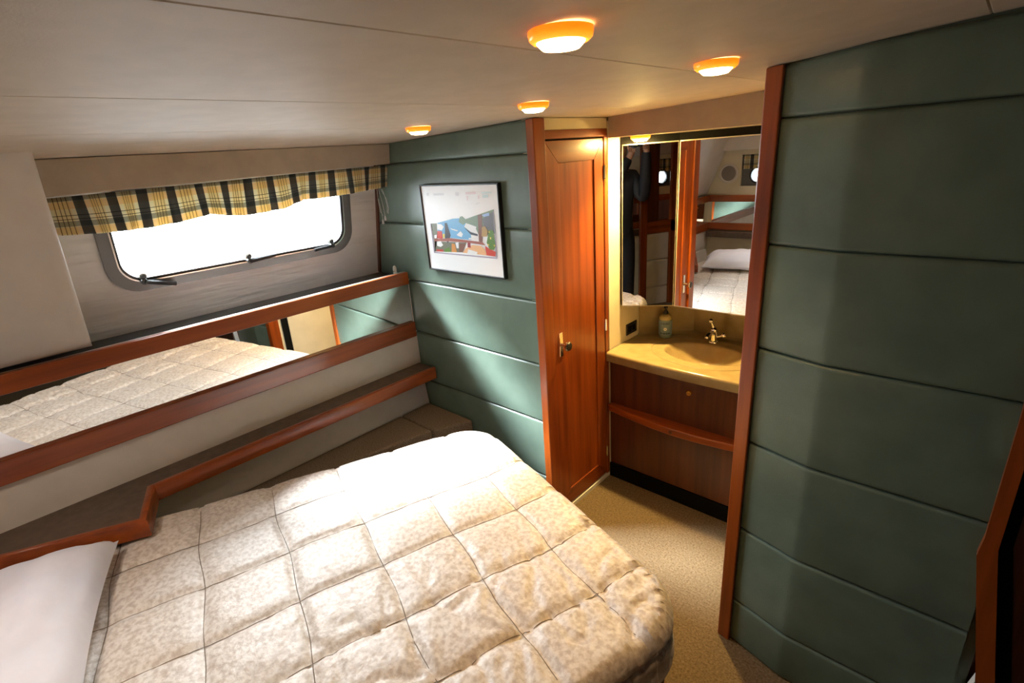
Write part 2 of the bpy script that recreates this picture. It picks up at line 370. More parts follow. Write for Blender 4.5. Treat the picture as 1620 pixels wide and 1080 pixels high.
# side window
def ring(oy0, oy1, oz0, oz1, orr, iy0, iy1, iz0, iz1, irr, o0, o1, nseg=10):
    A = rrect(oy0, oy1, oz0, oz1, orr, nseg); B = rrect(iy0, iy1, iz0, iz1, irr, nseg); n = len(A)
    m = MB(); v = [wpt(y, z, o1) for y, z in A] + [wpt(y, z, o1) for y, z in B] + [wpt(y, z, o0) for y, z in A] + [wpt(y, z, o0) for y, z in B]
    m.add(v, [(i, (i+1) % n, n+(i+1) % n, n+i) for i in range(n)] + [(2*n+i, 3*n+i, 3*n+(i+1) % n, 2*n+(i+1) % n) for i in range(n)] +
          [(i, 2*n+i, 2*n+(i+1) % n, (i+1) % n) for i in range(n)] + [(n+i, n+(i+1) % n, 3*n+(i+1) % n, 3*n+i) for i in range(n)])
    return m
win = empty('window_1', -2.50, 0.905, -0.42, 'wide boat window with rounded corners above the long mirror', None, None, 'structure')
ring(0.364, 1.447, -0.415, -0.02, 0.11, 0.407, 1.404, -0.376, -0.06, 0.085, -0.004, 0.008).build('window_frame', 'aluminium', win, smooth=40)
ring(0.405, 1.406, -0.378, -0.058, 0.085, 0.410, 1.401, -0.373, -0.063, 0.082, -0.02, 0.010).build('bright_edge', 'bright_alloy', win, smooth=40)
ring(0.409, 1.402, -0.374, -0.062, 0.082, 0.419, 1.392, -0.364, -0.072, 0.075, -0.03, 0.003).build('gasket', 'black_plastic', win, smooth=40)
mb = MB(); A = rrect(0.412, 1.399, -0.371, -0.065, 0.08, 10)
mb.loft([wpt(y, z, -0.022) for y, z in A], [wpt(y, z, -0.016) for y, z in A]); mb.build('pane', 'window_glass', win)
wn = Vector((1, 0, -WK)).normalized()
for y, z, dy, dz in ((0.478, -0.372, 0.108, -0.032), (0.900, -0.368, 0.115, 0.006), (1.318, -0.368, -0.10, -0.006)):
    c_ = Vector(wpt(y, z, 0.006)); e_ = Vector(wpt(y+dy, z+dz, 0.022))
    up = Vector((WK, 0, 1)).normalized()
    lt = MB().tube([c_ - wn*0.004, c_ + wn*0.022], 0.013, 10).build('latch', 'black_plastic', win, smooth=40)
    MB().tube([c_ + wn*0.020, e_ + wn*0.004], [0.0095, 0.0085], 6).build('lever', 'black_plastic', lt)
    k0 = c_ + up*0.020 + wn*0.006
    MB().lathe([(0.0, 0.0), (0.015, 0.001), (0.016, 0.005), (0.015, 0.009), (0.0, 0.010)], k0 - wn*0.010, wn, 14).build('knob', 'black_plastic', lt, smooth=40)
    MB().lathe([(0.0, 0.0), (0.014, 0.001), (0.014, 0.005), (0.0, 0.006)], k0, wn, 14).build('collar', 'white_plastic', lt, smooth=40)
    MB().lathe([(0.0, 0.0), (0.010, 0.001), (0.010, 0.004), (0.0, 0.005)], k0 + wn*0.007, wn, 14).build('collar', 'black_plastic', lt, smooth=40)

# passage to the wash basin: side wall with the wooden locker door
DX = -1.368
wl = st(MB().box(-1.43, -1.378, BY+0.01, 2.66, FLOOR, 0.16), 'wall_alcove_left', 'cream_vinyl', 'cream wall beside the wash basin, past the wooden door')
MB().box(-1.380, -1.360, 2.128, 2.64, FLOOR, 0.112).build('wall_lining', 'cream_vinyl', wl)
MB().box(-1.380, -1.366, 1.678, 2.128, 0.080, 0.124).build('over_door_panel', 'cream_vinyl', wl)
door = empty('door_1', DX, 1.87, FLOOR, 'tall narrow cherry wood locker door with one sunken panel', None, None, 'structure')
fr = MB().box(-1.392, -1.352, 1.603, 1.672, FLOOR, 0.124).build('door_post', 'wood_z', door, bevel=0.004)
MB().box(-1.385, -1.361, 1.672, 2.124, 0.047, 0.081).build('door_frame', 'wood_y', door, bevel=0.003)
MB().box(-1.385, -1.361, 2.098, 2.124, FLOOR, 0.047).build('door_frame', 'wood_z', door, bevel=0.003)
MB().box(-1.384, -1.370, 1.672, 2.098, FLOOR, 0.047).build('door_backing', 'black_gap', door)
MB().box(-1.378, -1.358, 1.674, 2.124, FLOOR, FLOOR+0.022).build('threshold', 'white_paint', door)
dl = MB()
d0, d1, e0, e1 = 1.676, 2.092, -1.712, 0.041; p0, p1, q0, q1 = 1.762, 2.020, -1.625, -0.046
dl.hexa([(-1.372, d0, e0), (-1.363, d0, e0), (-1.363, p0, q0), (-1.372, p0, q0), (-1.372, d0, e1), (-1.363, d0, e1), (-1.363, p0, q1), (-1.372, p0, q1)])
dl.hexa([(-1.372, p1, q0), (-1.363, p1, q0), (-1.363, d1, e0), (-1.372, d1, e0), (-1.372, p1, q1), (-1.363, p1, q1), (-1.363, d1, e1), (-1.372, d1, e1)])
dl.build('stile', 'wood_z', door, bevel=0.002)
for zz in ((q1, e1), (e0, q0)):
    r_ = MB(); ya, yb = (p0, d0) if zz[0] == q1 else (d0, p0); yc, yd = (p1, d1) if zz[0] == q1 else (d1, p1)
    r_.hexa([(-1.372, ya, zz[0]), (-1.363, ya, zz[0]), (-1.363, yc, zz[0]), (-1.372, yc, zz[0]), (-1.372, yb, zz[1]), (-1.363, yb, zz[1]), (-1.363, yd, zz[1]), (-1.372, yd, zz[1])])
    r_.build('rail', 'wood_y', door, bevel=0.002)
MB().box(-1.375, -1.369, p0-0.01, p1+0.01, q0-0.01, q1+0.01).build('door_panel', 'wood_z', door)
hd = MB().box(-1.364, -1.359, 1.716, 1.742, -0.885, -0.770).build('handle', 'chrome', door, bevel=0.003)
hd['label'] = 'chrome door handle plate with a round knob'
MB().lathe([(0.0, 0), (0.009, 0.0), (0.007, 0.022), (0.007, 0.030), (0.0, 0.030)], (-1.360, 1.729, -0.828), (1, 0, 0), 14).build('spindle', 'chrome', hd, smooth=40)
MB().lathe([(0.0, 0), (0.012, 0.0), (0.022, 0.006), (0.023, 0.013), (0.020, 0.016)], (-1.332, 1.729, -0.828), (1, 0, 0), 20).build('knob', 'chrome', hd, smooth=40)
MB().lathe([(0.0, 0), (0.0195, 0.0), (0.017, 0.004), (0.0, 0.005)], (-1.316, 1.729, -0.828), (1, 0, 0), 20).build('knob_face', 'black_plastic', hd, smooth=40)
for z in (-0.104, -0.837, -1.57): MB().tube([(-1.358, 2.096, z-0.03), (-1.358, 2.096, z+0.03)], 0.005, 8).build('hinge', 'chrome', door, smooth=40)

# post at the end of the padded wall, passage side, alcove walls
struct(MB().hexa([(-0.496, 1.500, FLOOR), (-0.452, 1.492, FLOOR), (-0.452, 1.575, FLOOR), (-0.496, 1.578, FLOOR),
                  (-0.496, 1.500, 0.158), (-0.452, 1.492, 0.160), (-0.452, 1.575, 0.160), (-0.496, 1.578, 0.158)]).build('trim_4', 'wood_z', bevel=0.004),
       'cherry wood post standing at the end of the green padded wall')
wr = st(MB().prism([(-0.490, 1.578), (-0.43, 1.578), (-0.43, 2.66), (-0.556, 2.66), (-0.556, 2.12), (-0.480, 1.66), (-0.480, 1.605)], FLOOR, 0.18), 'wall_alcove_right', 'cream_vinyl', 'cream side wall of the passage behind the wooden post')
MB().box(-0.492, -0.486, 1.602, 1.655, FLOOR, 0.158).build('dark_gap', 'black_gap', wr)
MB().hexa([(-0.492, 1.657, FLOOR+0.03), (-0.474, 1.657, FLOOR+0.03), (-0.548, 2.118, FLOOR+0.03), (-0.566, 2.118, FLOOR+0.03),
           (-0.492, 1.657, 0.03), (-0.474, 1.657, 0.03), (-0.548, 2.118, 0.03), (-0.566, 2.118, 0.03)]).build('door_leaf', 'cream_vinyl', wr, bevel=0.003)
wb = st(MB().box(-1.43, -0.43, 2.620, 2.68, FLOOR, 0.18), 'wall_alcove_back', 'cream_vinyl', 'cream wall behind the wash basin and mirror cabinet')
MB().box(-1.360, -0.50, 2.132, 2.62, 0.040, 0.155).build('header_panel', 'header_vinyl', wb)

# companionway joinery at the right edge
wq = st(MB().box(0.16, 1.45, 1.49, 1.53, FLOOR, 0.21), 'wall_companionway', 'dark_wood_z', 'dark wooden wall beyond the green padded wall at the right edge')
jamb = [(0.113, 0.19), (0.113, -0.93), (0.108, -0.985), (0.176, -1.38), (0.236, FLOOR), (0.272, FLOOR), (0.211, -1.37), (0.141, -0.955), (0.141, 0.19)]
mb = MB()
for i in range(4):
    A, B, C, D = jamb[i], jamb[i+1], jamb[8-i-1], jamb[8-i]
    mb.prismy([A, B, C, D], 1.436, 1.492)
struct(mb.build('trim_5', 'wood_z', bevel=0.0), 'dark cherry door casing with a kinked lower part at the right edge')
MB().prismy([(0.141, 0.19), (0.141, -0.955), (0.211, -1.37), (0.272, FLOOR), (0.30, FLOOR), (0.24, -1.36), (0.166, -0.95), (0.166, 0.19)], 1.466, 1.490).build('shadow_gap', 'black_gap', wq)
MB().prismy([(0.166, 0.19), (0.166, -0.95), (0.24, -1.36), (0.30, FLOOR), (1.44, FLOOR), (1.44, 0.19)], 1.474, 1.492).build('door_leaf', 'dark_wood_z', wq)
struct(MB().prismy([(0.10, FLOOR), (0.236, FLOOR), (0.17, -1.35)], 1.430, 1.462).build('baseboard_right', 'white_paint'), 'small white plinth wedge at the foot of the door casing')
st(MB().box(1.40, 1.45, -1.0, 1.53, FLOOR, 0.21), 'wall_starboard', 'dark_wood_z', 'unseen starboard cabin wall, dark wood finish added to cut bounced light')  # wall outside the frame, made dark wood to absorb bounced light

# wall behind the photographer, seen only in the mirrors
RY = -0.85
wk = tag(empty('wall_back', -0.5, RY, FLOOR, 'pale vinyl wall behind the head of the bed', None), kind='structure')
def back_wall():
    holes = [(-1.83, -0.362), (0.87, -0.362)]
    xs = [-2.75] ; m = MB()
    spans = [(-2.75, -1.99), (-1.67, 0.71), (1.03, 1.45)]
    for a, b in spans: m.box(a, b, RY-0.04, RY, FLOOR, 0.21)
    for hx, hz in holes:
        m.box(hx-0.16, hx+0.16, RY-0.04, RY, FLOOR, -0.465); m.box(hx-0.16, hx+0.16, RY-0.04, RY, -0.165, 0.21)
    m.build('wall_lining', 'cream_vinyl', wk)
    MB().box(-2.20, 1.20, RY, RY+0.10, -0.118, 0.16).build('header_panel', 'hull_vinyl', wk, bevel=0.01)
    for k, (hx, hz) in enumerate(holes):
        w = empty('window_%d' % (k+2), hx, RY-0.03, hz-0.1, ['small round porthole with a plaid curtain behind the bed head', 'small round porthole with a plaid curtain on the starboard side'][k], None, None, 'structure')
        n = 28; cir = [(hx+0.062*math.cos(2*math.pi*i/n), hz+0.062*math.sin(2*math.pi*i/n)) for i in range(n)]
        out = []
        for (x, z) in cir:
            dx, dz = x-hx, z-hz; t = min(0.161/abs(dx) if abs(dx) > 1e-6 else 1e9, 0.11/abs(dz) if abs(dz) > 1e-6 else 1e9); out.append((hx+dx*t, hz+dz*t))
        for c2 in ((0.161, 0.11), (-0.161, 0.11), (-0.161, -0.11), (0.161, -0.11)):
            bi = min(range(n), key=lambda i: (out[i][0]-hx-c2[0])**2+(out[i][1]-hz-c2[1])**2); out[bi] = (hx+c2[0], hz+c2[1])
        m = MB(); y0, y1 = RY-0.07, RY-0.03
        v = [(x, y1, z) for x, z in cir]+[(x, y1, z) for x, z in out]+[(x, y0, z) for x, z in cir]+[(x, y0, z) for x, z in out]
        m.add(v, [(i, (i+1) % n, n+(i+1) % n, n+i) for i in range(n)]+[(2*n+i, 3*n+i, 3*n+(i+1) % n, 2*n+(i+1) % n) for i in range(n)]+[(i, 2*n+i, 2*n+(i+1) % n, (i+1) % n) for i in range(n)])
        m.box(hx-0.161, hx+0.161, y0, y1, hz+0.109, hz+0.22)
        m.build('recess_plate', 'aluminium', w)
        MB().lathe([(0.062, 0), (0.085, 0), (0.082, 0.015), (0.066, 0.018), (0.062, 0.0)], (hx, y1, hz), (0, 1, 0), 28).build('porthole_ring', 'black_plastic', w, smooth=40)
        MB().lathe([(0.0, 0), (0.063, 0), (0.063, 0.005), (0.0, 0.005)], (hx, y0+0.005, hz), (0, 1, 0), 28).build('pane', 'window_glass', w)
        rows = []; uvs = []
        cu = MB()
        for iz in range(7):
            z = hz+0.195-0.135*iz/6; row = []
            for ix in range(41):
                x = hx-0.155+0.31*ix/40; row.append((x, RY-0.012+0.008*math.sin(ix*0.9), z)); cu.uv.append((ix/40*0.40, 0.135*iz/6))
            rows.append(row)
        cu.grid(rows); o = cu.build('plaid_curtain', 'plaid_cotton', smooth=80)
        tag(o, ['short plaid curtain over the porthole behind the bed head', 'short plaid curtain over the starboard porthole'][k], 'curtain', 'porthole curtains')
back_wall()
for z0, z1, n, lab in ((-0.617, -0.55, 'trim_6', 'upper wooden rail on the wall behind the bed head'), (-0.905, -0.832, 'trim_7', 'lower wooden rail on the wall behind the bed head')):
    struct(MB().box(-2.30, 1.38, RY+0.002, RY+0.03, z0, z1).build(n, 'wood_x', bevel=0.004), lab)
tag(MB().box(-2.26, 1.30, RY+0.002, RY+0.010, -0.832, -0.617).build('wall_mirror', 'mirror'), 'long mirror strip between the rails behind the bed head', 'mirror')
tag(MB().box(-2.28, 1.30, RY+0.002, RY+0.09, -0.975, -0.915).build('head_shelf', 'shelf_top', bevel=0.006), 'narrow grey shelf under the lower rail behind the pillow', 'shelf')
sp = empty('speaker', -2.11, RY, -0.43, 'round grey loudspeaker set in the wall behind the bed', 'speaker')
MB().lathe([(0.0, 0), (0.098, 0), (0.098, 0.008), (0.084, 0.016), (0.078, 0.010), (0.0, 0.010)], (-2.11, RY, -0.338), (0, 1, 0), 28).build('rim', 'hull_vinyl', sp, smooth=40)
MB().lathe([(0.0, 0.0), (0.078, 0.0), (0.060, 0.007), (0.0, 0.010)], (-2.11, RY+0.008, -0.338), (0, 1, 0), 28).build('grille', 'speaker_grille', sp, smooth=40)

# ================================================================ bed
BA = math.radians(17.0); U = Vector((math.sin(BA), math.cos(BA), 0)); V = Vector((math.cos(BA), -math.sin(BA), 0))
BT = -1.160                                    # top of the bed, before the puffs
UH, UF, VR = -1.02, 0.845, -0.715
def vleft(u): return max(-1.985 + 0.095*u, (-2.14 - 0.292*u)/0.956)
def uvw(u, v, z): p = U*u + V*v; return (p.x, p.y, z)
def outline(grow=0.0):
    pts = []
    def arc(cu, cv, r, a0, n=12):
        for k in range(n+1):
            a = math.radians(a0 + 90*k/n); pts.append((cu + r*math.cos(a), cv + r*math.sin(a)))
    arc(UF-0.15, VR-0.15, 0.15+grow, 0)           # foot, right
    arc(UH+0.06, VR-0.06, 0.06+grow, 90)
    arc(UH+0.06, vleft(UH)+0.06, 0.06+grow, 180)
    for k in range(1, 12):
        u = UH + (UF-0.14-UH)*k/12; pts.append((u, vleft(u)-grow))
    arc(UF-0.14, vleft(UF-0.14)+0.14, 0.14+grow, 270)
    return pts
OUT = outline()
dense = []
for i in range(len(OUT)):
    a, b = Vector(OUT[i]), Vector(OUT[(i+1) % len(OUT)]); k = max(1, int((b-a).length/0.02))
    for j in range(k): dense.append(a + (b-a)*j/k)
ND = len(dense)
NRM = []
for i in range(ND):
    t = dense[(i+2) % ND] - dense[i-2]; NRM.append(Vector((t.y, -t.x)).normalized())
cen = Vector((0, -1.3))
if NRM[0].dot(dense[0]-cen) < 0: NRM = [-x for x in NRM]
LU = [-0.76, -0.515, -0.272, -0.027, 0.219, 0.457, 0.694]
LV = [-1.80, -1.565, -1.33, -1.102, -0.885]
def lineoff(u, v):   # quilting lines wander a little
    return (0.006*math.sin(7*v+2.1) + 0.004*math.sin(17*v), 0.006*math.sin(6*u+0.5) + 0.004*math.sin(15*u+1.0))
def puff(u, v):
    ou, ov = lineoff(u, v)
    du = min(abs(u+ou-x) for x in LU); dv = min(abs(v+ov-x) for x in LV)
    g = 0.007*math.exp(-(du/0.011)**2) + 0.007*math.exp(-(dv/0.011)**2)
    h = 0.008*(1-math.exp(-du/0.03))*(1-math.exp(-dv/0.03))
    w = 0.0025*noise.noise(Vector((u*14, v*14, 0.3))) + 0.0018*noise.noise(Vector((u*34, v*34, 2.1)))
    # puckers spreading from the stitched corners near the foot
    pk = 0.0
    for (cu, cv) in ((0.694, -0.885), (0.457, -0.885), (0.219, -0.885), (0.457, -1.102), (0.72, -0.80)):
        d = math.hypot(u-cu, v-cv); a = math.atan2(v-cv, u-cu)
        pk += 0.015*math.exp(-((d-0.055)/0.075)**2)*(abs(noise.noise(Vector((2.6*math.cos(a)+cu*9, 2.6*math.sin(a)+cv*7, 0.7+2.0*d))))-0.15)
    zz = noise.noise(Vector((u*9+v*4, v*5-u*2, 5.0)))
    cr = 0.009*math.exp(-(zz/0.06)**2)*max(0.0, min(1.0, (v+1.35)/0.35))
    return h - min(g, 0.009) + w + pk - cr
def place(u, v):
    """wrap a flat quilt point over the rounded edge of the bed"""
    p = Vector((u, v)); best, bi = 1e9, 0
    for i in range(0, ND, 4):
        d = (dense[i]-p).length_squared
        if d < best: best, bi = d, i
    for i in range(bi-4, bi+5):
        d = (dense[i % ND]-p).length_squared
        if d < best: best, bi = d, i % ND
    q, n = dense[bi], NRM[bi]; sd = (p-q).dot(n)
    return q, n, sd
DROP, RR = 0.17, 0.045
step = 0.0105; nu = int((UF-UH+2*DROP+0.05)/step); nv = int((VR+2.12+2*DROP)/step)
grid_v = []; keep = []
for i in range(nu+1):
    u = UH-DROP-0.02 + step*i; row = []; kr = []
    for j in range(nv+1):
        v = -2.12-DROP + step*j
        q, n, sd = place(u, v)
        z = puff(u, v)
        if sd <= 0: row.append(uvw(u, v, BT + z)); kr.append(True)
        else:
            s = min(sd, DROP); a = s/RR
            if a < math.pi/2: off, dz = RR*math.sin(a), RR*(1-math.cos(a))
            else: off, dz = RR, RR + (s-RR*math.pi/2)
            off += 0.35*z + 0.014*math.exp(-((s-DROP)/0.02)**2)*0.4 - (0.010*math.exp(-((s-0.085)/0.008)**2))
            zz_ = BT - dz + z*max(0, 1-a)
            row.append(uvw(q.x+n.x*off, q.y+n.y*off, zz_)); kr.append(sd < DROP+step*1.5)
    grid_v.append(row); keep.append(kr)
mb = MB(); idx = {}
for i in range(nu):
    for j in range(nv):
        c4 = [(i, j), (i+1, j), (i+1, j+1), (i, j+1)]
        if all(keep[a][b] for a, b in c4):
            for q in c4:
                if q not in idx: idx[q] = len(mb.v); mb.v.append(grid_v[q[0]][q[1]])
            mb.f.append([idx[q] for q in c4]); mb.m.append(0)
bed = empty('bed', *uvw(-0.1, -1.3, FLOOR), 'island double bed platform with mattress under the quilt', 'bed')
ob = outline(0.030); MB().loft([uvw(u, v, FLOOR) for u, v in ob], [uvw(u, v, -1.36) for u, v in ob]).build('platform', 'platform_cloth', bed, bevel=0.02)
ob = outline(0.012); MB().loft([uvw(u, v, -1.36) for u, v in ob], [uvw(u, v, -1.195) for u, v in ob]).build('mattress', 'platform_cloth', bed, bevel=0.02)
quilt = empty('quilt', *uvw(-0.1, -1.3, BT-0.02), 'mottled beige quilt with square stitching spread over the bed', 'quilt')
mb.build('quilt_cover', 'quilt_cloth', quilt, smooth=80)
mb = MB()
for x in LU:
    path = []
    v = vleft(x)+0.01
    while v < VR-0.005:
        u = x - lineoff(x, v)[0]; path.append(uvw(u, v, BT + puff(u, v) + 0.0022)); v += 0.012
    if len(path) > 3: mb.tube(path, 0.0012, 4)
for x in LV:
    path = []; u = UH+0.02
    while u < UF-0.005:
        v = x - lineoff(u, x)[1]; path.append(uvw(u, v, BT + puff(u, v) + 0.0022)); u += 0.012
    mb.tube(path, 0.0012, 4)
mb.build('stitching', 'stitch_thread', quilt)

# pillow
def pillow(name, cu, cv, hu, hv, th, label):
    rows = []; n = 34; m = MB()
    for side in (1, -1):
        rows = []
        for i in range(n+1):
            row = []
            for j in range(n+1):
                a, b = 2*i/n-1, 2*j/n-1
                pinch = 1 - 0.10*(1-abs(a)**2.0)*abs(b)**6 - 0.0
                pa = a*(1 - 0.07*(1-b*b)); pb = b*(1 - 0.07*(1-a*a))
                prof = max(0.0, (1-a**4)*(1-b**4))**0.55
                w = 0.016*noise.noise(Vector((a*2.4, b*2.4, 3.3+side)))*prof + 0.010*(abs(noise.noise(Vector((a*4, b*3.2, 1.3))))-0.2)*prof
                cor = 0.018*math.exp(-((abs(a)-0.8)**2+(abs(b)-0.82)**2)/0.02)*math.sin(9*(a+b))
                z = th*prof*(1.0 if side > 0 else 0.30) + w + (cor*prof if side > 0 else 0)
                row.append(uvw(cu+pa*hu, cv+pb*hv, BT+0.052+side*z if side > 0 else BT+0.052-max(0, z)))
            rows.append(row)
        m.grid(rows, flip=side < 0)
    o = m.build(name, 'pillow_cotton', smooth=70)
    return tag(o, label, 'pillow')
pillow('pillow', -0.735, -1.535, 0.235, 0.36, 0.115, 'plain white pillow lying at the head of the bed')

# ================================================================ left hand furniture
sh = empty('side_shelf', -2.2, 0.6, -1.145, 'long brown shelf with cherry wood edging between hull side and bed', 'shelf')
fr_ = [(-2.150, 1.598), (-2.163, 0.238), (-1.948, 0.162), (-2.165, -0.285), (-2.285, -0.54)]
def inset(pts, d):
    out = []
    for i in range(len(pts)):
        p = Vector(pts[i]); ns = []
        for a, b in ((i-1, i), (i, i+1)):
            if a >= 0 and b < len(pts):
                t = (Vector(pts[b])-Vector(pts[a])).normalized(); ns.append(Vector((t.y, -t.x)))
        n = ns[0] if len(ns) == 1 else (ns[0]+ns[1]).normalized()/max(0.3, math.cos(ns[0].angle(ns[1])/2))
        out.append(tuple(p + n*d))
    return out
ins = inset(fr_, 0.026)
MB().prism([(-2.297, ins[0][1])] + ins[:-1] + [(-2.297, -0.50)], -1.115, -1.081).build('shelf_board', 'shelf_top', sh)
mb = MB(); R = []
for d, z in ((0.026, -1.140), (0.0, -1.140), (0.0, -1.082), (0.003, -1.077), (0.008, -1.075), (0.020, -1.075), (0.026, -1.0785), (0.026, -1.140)):
    R.append([(x, y, z) for x, y in inset(fr_, d)])
mb.grid(R); mb.add([R[k][0] for k in range(7)], [tuple(range(7))]); mb.add([R[k][-1] for k in range(7)], [tuple(range(6, -1, -1))])
mb.build('edging', 'wood_y', sh, smooth=35)

for (poly, lab, nm) in (([(-2.2605, 1.402), (-1.978, 1.402), (-1.885, 1.600), (-2.2605, 1.600)], 'low carpeted step in the corner under the green bulkhead', 'carpet_step'),
                        ([(-2.2605, 0.45), (-2.20, 0.45), (-1.982, 1.398), (-2.2605, 1.398)], 'long carpeted step along the hull side beside the bed', 'carpet_step')):
    o = MB().prism(poly, FLOOR, -1.323).build(nm, 'box_carpet', bevel=0.012, segs=3); tag(o, lab, 'step')

# plaid valance above the side window
cu = MB(); rows = []; NY = 220; arc = 0.0
top_s = [(0.232, -0.026), (0.476, -0.022), (0.776, -0.017), (1.13, -0.009), (1.608, -0.003)]
bot_s = [(0.232, -0.147), (0.39, -0.160), (0.545, -0.160), (0.64, -0.152), (0.735, -0.138), (0.80, -0.152), (0.885, -0.161), (1.035, -0.153), (1.14, -0.125), (1.24, -0.127), (1.317, -0.125), (1.608, -0.109)]
random.seed(4)
def fold(y): return 0.5*math.sin(y*74) + 0.3*math.sin(y*41+1.0) + 0.25*math.sin(y*123+2)
cols = []
for k in range(NY+1):
    y = 0.232 + (1.608-0.232)*k/NY; cols.append(y)
NZ = 10
lens_ = [0.0]
for k in range(NY):
    dx = (fold(cols[k+1])-fold(cols[k]))*0.020; lens_.append(lens_[-1] + math.hypot(cols[k+1]-cols[k], dx))
for iz in range(NZ+1):
    t = iz/NZ; row = []
    for k, y in enumerate(cols):
        zt = interp(y, [a for a, _ in top_s], [b for _, b in top_s]); zb = interp(y, [a for a, _ in bot_s], [b for _, b in bot_s])
        am = 0.004 + 0.014*t; sway = 0.012*math.sin(y*19+0.6)*t
        row.append((-2.338 + am*fold(y) - 0.02*t, min(1.610, max(0.231, y + sway*0.6*(1 if 0.26 < y < 1.58 else 0))), zt + (zb-zt)*t + 0.0))
        cu.uv.append((lens_[k], 0.128*t))
    rows.append(row)
cu.grid(rows)
val = cu.build('valance', 'plaid_cotton', smooth=80)
md = val.modifiers.new('thickness', 'SOLIDIFY'); md.thickness = 0.0012
tag(val, 'gathered yellow and black plaid valance hung over the side window', 'valance')
# blind cords at the end of the valance
cdn = empty('blind_cord', -2.44, 1.59, -0.28, 'thin white blind pull cords with two small white tassels hanging beside the window', 'cord')
for pts, nm in (([(-2.442, 1.592, -0.12), (-2.448, 1.592, -0.18), (-2.440, 1.590, -0.235), (-2.420, 1.590, -0.255)], 'cord'), ([(-2.427, 1.592, -0.12), (-2.412, 1.592, -0.19), (-2.404, 1.592, -0.26)], 'cord'),
                ([(-2.445, 1.594, -0.17), (-2.437, 1.594, -0.23), (-2.433, 1.594, -0.275)], 'cord'), ([(-2.41, 1.594, -0.12), (-2.372, 1.594, -0.17), (-2.366, 1.594, -0.215), (-2.376, 1.594, -0.245)], 'cord'),
                ([(-2.40, 1.596, -0.12), (-2.385, 1.596, -0.16), (-2.378, 1.596, -0.20), (-2.385, 1.596, -0.24)], 'cord')):
    MB().tube(pts, 0.0013, 5).build(nm, 'white_plastic', cdn, smooth=60)
for x, z in ((-2.432, -0.295), (-2.405, -0.275)):
    MB().lathe([(0.0, 0.0), (0.0065, 0.001), (0.006, 0.012), (0.003, 0.026), (0.0, 0.027)], (x, 1.592, z-0.006), (0, 0, 1), 10).build('tassel', 'white_plastic', cdn, smooth=40)
cl = empty('cord_cleat', -2.343, 1.55, -0.582, 'tiny white clip standing on the ledge behind the upper rail', 'clip')
MB().lathe([(0.0, 0), (0.011, 0), (0.010, 0.02), (0.010, 0.055), (0.006, 0.066), (0.0, 0.068)], (-2.350, 1.565, -0.582), (0, 0, 1), 12).build('body', 'white_plastic', cl, smooth=40)
MB().tube([(-2.350, 1.556, -0.545), (-2.344, 1.553, -0.545)], 0.004, 8).build('screw', 'chrome', cl)

